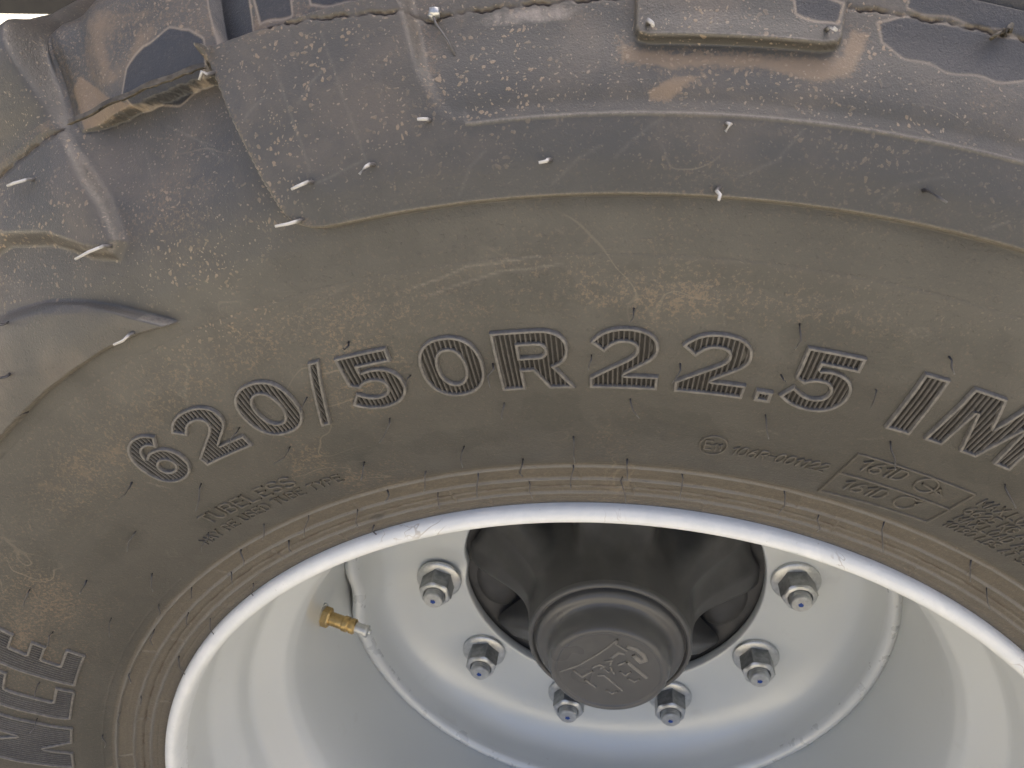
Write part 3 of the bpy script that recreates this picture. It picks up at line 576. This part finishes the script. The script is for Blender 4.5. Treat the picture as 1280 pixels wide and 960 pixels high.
# ragged flash along the overhanging lug
fg = Geo(); rows = []
kn = np.array([0, .2, 2.6, .4, .1, 1.5, .3, 2.2, 1.9, .2, .1, .9, 2.0, .2, .1, 1.2, .3, .1, .8, .1, 0]); kx = np.array([0, .05, .09, .14, .2, .24, .29, .33, .38, .42, .5, .55, .59, .63, .7, .75, .8, .86, .9, .95, 1])
for k in range(90):
    t = k/89; th = 109.5+7.2*t; rb = 519.7+3.3*t**.8
    jag = float(np.interp(t, kx, kn))*(1-.35*t) + .25*rng.random()
    hb = .0064+.0005*math.sin(k*.23)
    rows.append([surf(th, (rb+1.8)/1000, hb-.0003), surf(th, (rb+.2-.2*jag)/1000, hb+.0005*jag), surf(th+.05*rng.normal(), (rb-.75*jag)/1000, hb+.0004+.0008*jag), surf(th, (rb-.4*jag)/1000, hb-.0004), surf(th, (rb)/1000, hb-.0012)])
fg.loops(rows, closed=False)
o = mk("flash_strip", fg.v, fg.f, M['flash'], tyre); o["label"] = "ragged torn rubber flash on the lug edge"

# ------------------------------------------------------------------ rim
rim = empty("steel_wheel", (0, 0, 0), "silver painted steel wheel rim with deep dished bolt disc inside the tyre", "wheel")
pf = fillet([(.2950, .016), (.2984, .008), (.2990, .0005), (.2976, -.0040), (.2932, -.0062), (.2903, -.0048), (.2886, .000), (.2880, .008)], 4, .45)
g = revolve(pf, 300); o = mk("rim_flange", g.v, g.f, M['flange'], rim); o["label"] = "rolled rim edge with chipped pale paint"
pb = fillet([(.2880, .008), (.2876, .022), (.2868, .036), (.2750, .058), (.2716, .0700), (.2696, .0738), (.2600, .0835), (.2520, .0920), (.2472, .102), (.2455, .113), (.2445, .135), (.2445, .30), (.2445, .40), (.262, .43), (.285, .47), (.288, .50), (.2975, .512), (.296, .495)], 5, .25)
g = revolve(pb, 260); mk("barrel", g.v, g.f, M['paint'], rim)
def ddent(p, a):
    k = math.exp(-((a-181)/5.5)**2); s_ = 1-.020*k; return (p[0]*s_, p[1]+.004*k, p[2]*s_)
pd = fillet([(.2446, .2190), (.2405, .2150), (.2365, .2155), (.2335, .2195), (.2325, .2260), (.2295, .2390), (.2215, .2520), (.2080, .2610), (.1930, .2655), (.1680, .2670), (.1435, .2675), (.1418, .2690), (.1414, .2790), (.1480, .2800), (.2446, .2800)], 5, .42)
k1 = [i for i, q in enumerate(pd) if q[0] < .2330][0]
g = revolve(pd[:k1+1], 260, ddent); o = mk("weld_ring", g.v, g.f, M['weld'], rim); o["label"] = "raised welded ring with a flattened spot beside the valve"
g = revolve(pd[k1:], 260, ddent); mk("bolt_disc", g.v, g.f, M['paint'], rim)

# ------------------------------------------------------------------ wheel nuts
def build_nut():
    t = bpy.data.objects.new("wheel_nut", None); COL.objects.link(t); t.empty_display_size = .02
    circ = lambda r, y, n=32: [(r*math.cos(2*math.pi*k/n), y, r*math.sin(2*math.pi*k/n)) for k in range(n)]
    g = Geo(); g.loops([circ(.0205, .0003), circ(.0222, -.0008), circ(.0220, -.0034), circ(.0205, -.0046), circ(.012, -.0052)])
    sharp(mk("washer", g.v, g.f, M['zinc'], t), 40)
    # hexagon with chamfered crown
    def hx(af, y, f):
        out = []
        for k in range(36):
            a = 2*math.pi*k/36; rh = af/2/math.cos((a % (math.pi/3))-math.pi/6); out.append(((rh*(1-f)+af/2*f)*math.cos(a), y, (rh*(1-f)+af/2*f)*math.sin(a)))
        return out
    def cut(af, y, rc): return [tuple(c*min(1, rc/math.hypot(p[0], p[2])) if i != 1 else c for i, c in enumerate(p)) for p in hx(af, y, 0)]
    g = Geo(); g.loops([hx(.0282, -.0045, 0), hx(.0282, -.0205, 0), cut(.0282, -.0222, .0151), cut(.0282, -.0236, .0134)]); sharp(mk("nut_flats", g.v, g.f, M['zincdark'], t), 28)
    g = Geo(); g.loops([cut(.0283, -.02215, .0153), cut(.0282, -.0237, .0136), circ(.0110, -.0242, 36), circ(.0100, -.0225, 36)]); sharp(mk("nut_crown", g.v, g.f, M['zinc'], t), 35)
    g = Geo(); rings = []
    for k in range(9): rings.append(circ(.0096-.0005*(k % 2), -.020-.0011*k))
    rings += [circ(.0094, -.0300), circ(.0084, -.0312)]; g.loops(rings, cap1=False)
    g.f.append(tuple(len(g.v)-32+k for k in range(32)))
    st = sharp(mk("stud", g.v, g.f, M['zinc'], t), 40)
    dots = Geo(); dots.loops([[(.0026*math.cos(2*math.pi*k/10)*(1+.25*math.sin(k*2.1)), -.0316, .0022*math.sin(2*math.pi*k/10)*(1+.2*math.cos(k*3)) -.0008) for k in range(10)]]); dots.f.append(tuple(range(10)))
    dt = mk("paint_dot", dots.v, dots.f, M['blue'], st, smooth=False)
    return t
n0 = build_nut()
NL = {5: "zinc wheel nut beside the brass valve, level with the hub", 6: "second zinc wheel nut below the one beside the brass valve", 7: "zinc wheel nut half hidden by the hub cap, on the valve's side",
      8: "zinc wheel nut at the hub cap's lower edge, away from the valve", 9: "zinc wheel nut below the one opposite the valve, clear of the hub cap", 0: "zinc wheel nut opposite the valve, level with the hub"}
NS = {5: 20, 6: 47, 7: 11, 8: 33, 9: 5, 0: 52}
for k in range(10):
    if k == 0: t = n0
    else:
        t = n0.copy(); COL.objects.link(t)
        for ch in n0.children:
            c = ch.copy(); COL.objects.link(c); c.parent = t
            for gch in ch.children:
                d = gch.copy(); COL.objects.link(d); d.parent = c
    a = R(6.485+36*k); t.location = (.1675*math.cos(a), .2672, .1675*math.sin(a)); t.rotation_euler = (0, R(NS.get(k, 17*k)), 0)
    t["label"] = NL.get(k, "zinc wheel nut on the upper half of the bolt disc behind the rim edge"); t["category"] = "wheel nut"; t["group"] = "wheel nuts around the hub"

# ------------------------------------------------------------------ hub
hub = empty("wheel_hub", (0, .28, 0), "black cast wheel hub with deep pockets and round cap in the rim's centre", "wheel hub")
def hub_r(th, t):
    """t 0 = front collar, 1 = back flange"""
    base = .0700 + .010*t + .012*t**3
    lobe = base + (.139-base)*ss(np.array(t), .12, 1.08)**2.2
    ph = math.cos(R((th-54)*5)); ph2 = math.cos(R((th-90)*10))
    pocket = float(ss(np.array(ph), .0, .9))
    minor = .006*max(0, ph2)*(1-pocket)*float(ss(np.array(t), .15, .8))
    return float(lobe)*(1-pocket) + (base*(1-.10*t)+.004*t)*pocket - minor
g = Geo(); seg = 240; rings = []
for i in range(40):
    t = i/39; y = .190+.088*t
    rings.append([(hub_r(360*k/seg, t)*math.cos(2*math.pi*k/seg), y - .280, hub_r(360*k/seg, t)*math.sin(2*math.pi*k/seg)) for k in range(seg)])
g.loops(rings); sharp(mk("hub_casting", g.v, g.f, M['hub'], hub), 60)
g = revolve(fillet([(.030, .012), (.100, .010), (.128, .006), (.150, .0015), (.165, .0015), (.165, .014)], 4, .3), 160); o = mk("hub_flange", g.v, g.f, M['hub'], hub)
# rounded bosses in the pockets
for k in range(5):
    a = R(54+72*k); g = Geo(); rings = []
    for i in range(8):
        ph = math.pi/2*i/7; rings.append([((.118+.020*math.cos(ph)*math.cos(b_))*math.cos(a)-.030*math.cos(ph)*math.sin(b_)*math.sin(a), .006-.005*math.sin(ph), (.118+.020*math.cos(ph)*math.cos(b_))*math.sin(a)+.030*math.cos(ph)*math.sin(b_)*math.cos(a)) for b_ in np.linspace(0, 2*math.pi, 20, endpoint=False)])
    g.loops(rings); mk("boss", g.v, g.f, M['hub'], hub)
pc = fillet([(.0690, -.070), (.0702, -.0885), (.0702, -.0930), (.0685, -.0945), (.0662, -.0945), (.0652, -.0915), (.0640, -.0915), (.0632, -.0965), (.0600, -.0990), (.0550, -.1000), (.0520, -.1030), (.0508, -.1160), (.0492, -.1208), (.0470, -.1226), (.0440, -.1226), (.0428, -.1210), (.0410, -.1210), (.0200, -.1210), (.0001, -.1210)], 5, .4)
g = revolve(pc, 160); hc = mk("hub_cap", g.v, g.f, M['cap'], hub); hc["label"] = "round black plastic hub cap with stepped collar"
LG = [[(-39.8, -6.7), (-24.8, 2.6), (-9.1, 18.8), (-0.2, 29.7), (5.0, 37.1)], [(5.0, 37.1), (4.0, 31.8), (13.5, 25.5)], [(14.6, 29.5), (20.8, 27.9), (27.3, 22.0), (29.1, 16.4), (25.2, 13.9), (20.0, 20.0)], [(14.5, 12.3), (21.8, 5.5), (31.4, -3.5)], [(7.9, 8.4), (14.5, 12.3)], [(-28.7, -4.4), (-21.4, -11.1), (-13.4, -2.8)], [(-18.5, -14.7), (-9.7, -21.7)], [(-7.7, -7.0), (-3.5, -6.3), (12.8, -22.3)], [(-13.0, 1.9), (-8.4, 6.0), (-2.8, 4.8), (-6.7, 1.3)], [(-3.1, 10.8), (2.2, 12.5), (1.2, 6.4)], [(1.3, 4.5), (4.8, -3.1)], [(2.6, 16.5), (7.0, 22.0), (11.1, 21.6)], [(9.9, -0.3), (14.2, -3.7), (18.1, 0.5)], [(17.2, -7.3), (22.3, -10.6), (25.8, -7.0)], [(0.3, -24.3), (4.7, -28.2), (8.7, -24.2)], [(-4.0, 1.7), (0.3, -1.7)]]
LW = [1.6, 1.6, 4.0, 3.2, 2.0, 1.8, 2.0, 2.2, 1.8, 1.8, 1.8, 2.6, 1.8, 1.8, 1.8, 1.8]
eg = Geo(); eput = lambda x, y, h: (x/1000, -.1210-h/1000, y/1000)
for st, w in zip(LG, LW): ridge(eg, dens(st, 3), eput, w, 1.0)
o = mk("cap_emblem", eg.v, eg.f, M['emblem'], hc); o["label"] = "raised moulded emblem of strokes under a curved line"
# casting mark on the hub face
cm = Geo()
for st in ([(0, 0), (4, 2), (5, 7), (1, 8), (-1, 4), (0, 0)], [(8, 1), (8, 8), (12, 8)], [(8, 5), (11, 5)]):
    ridge(cm, st, lambda x, y, h: (.112+x*.0009, -.0250-h*.0004, .048+y*.0012), 1.4, 2.0)

# ------------------------------------------------------------------ valve
va = R(172.3); vb = Vector((.2462*math.cos(va), .158, .2462*math.sin(va))); vd = Vector((-math.cos(va), -.16, -math.sin(va)-.02)).normalized()
valve = empty("tyre_valve", vb, "brass tyre valve with silver tip sticking out of the rim barrel", "valve")
def along(name, segs, mat, n=20, parent=valve):
    u = vd.orthogonal().normalized(); w = vd.cross(u); g = Geo()
    rings = [[vd*d+(u*math.cos(2*math.pi*k/n)+w*math.sin(2*math.pi*k/n))*r for k in range(n)] for d, r in segs]
    g.loops(rings, cap1=True); return sharp(mk(name, g.v, g.f, mat, parent), 35)
along("base_washer", [(-.002, .0085), (.0005, .0105), (.0025, .0105), (.0032, .0085), (.0034, .004)], M['zinc'], 28)
along("hex_nut", [(.003, .0086), (.0085, .0086), (.0098, .0074), (.0099, .004)], M['brass'], 6)
along("stem", [(.008, .0058)] + [(.0095+.0011*k, .0056+.0003*(k % 2)) for k in range(11)] + [(.0215, .0056)], M['brass'])
along("collar", [(.0212, .0060), (.0220, .0066), (.0260, .0066), (.0268, .0058), (.0278, .0058), (.0285, .0065), (.0320, .0065), (.0330, .0050)], M['brass'])
along("tip", [(.0325, .0044), (.0410, .0046), (.0414, .0051), (.0440, .0051), (.0446, .0040), (.0448, .0022), (.0465, .0020)], M['zinc'])

# ------------------------------------------------------------------ chassis rail behind the wheel, and an added panel that blocks the sun
def boxv(x0, x1, y0, y1, z0, z1): return [(x0, y0, z0), (x1, y0, z0), (x1, y1, z0), (x0, y1, z0), (x0, y0, z1), (x1, y0, z1), (x1, y1, z1), (x0, y1, z1)]
BF = [(0, 3, 2, 1), (4, 5, 6, 7), (0, 1, 5, 4), (1, 2, 6, 5), (2, 3, 7, 6), (3, 0, 4, 7)]
rail = empty("rail_with_sun_block", (0, .79, .436), "dark steel trailer side behind the tyre, seen past its tread", "trailer")
g = Geo(); g.add(boxv(-2.8, 2.8, -.04, -.032, 0, .20), BF); mk("web", g.v, g.f, M['chassis'], rail, False)
g = Geo(); g.add(boxv(-2.8, 2.8, -.045, .045, .203, 2.1), BF); mk("sun_block_panel", g.v, g.f, M['chassis'], rail, False)  # unseen panel, added to keep sun off the wheel and the near ground
g = Geo(); g.add(boxv(-2.8, 2.8, -.031, .04, 0, .008), BF); mk("lower_flange", g.v, g.f, M['chassis'], rail, False)
g = Geo(); g.add(boxv(-2.8, 2.8, -.031, .04, .192, .20), BF); mk("upper_flange", g.v, g.f, M['chassis'], rail, False)
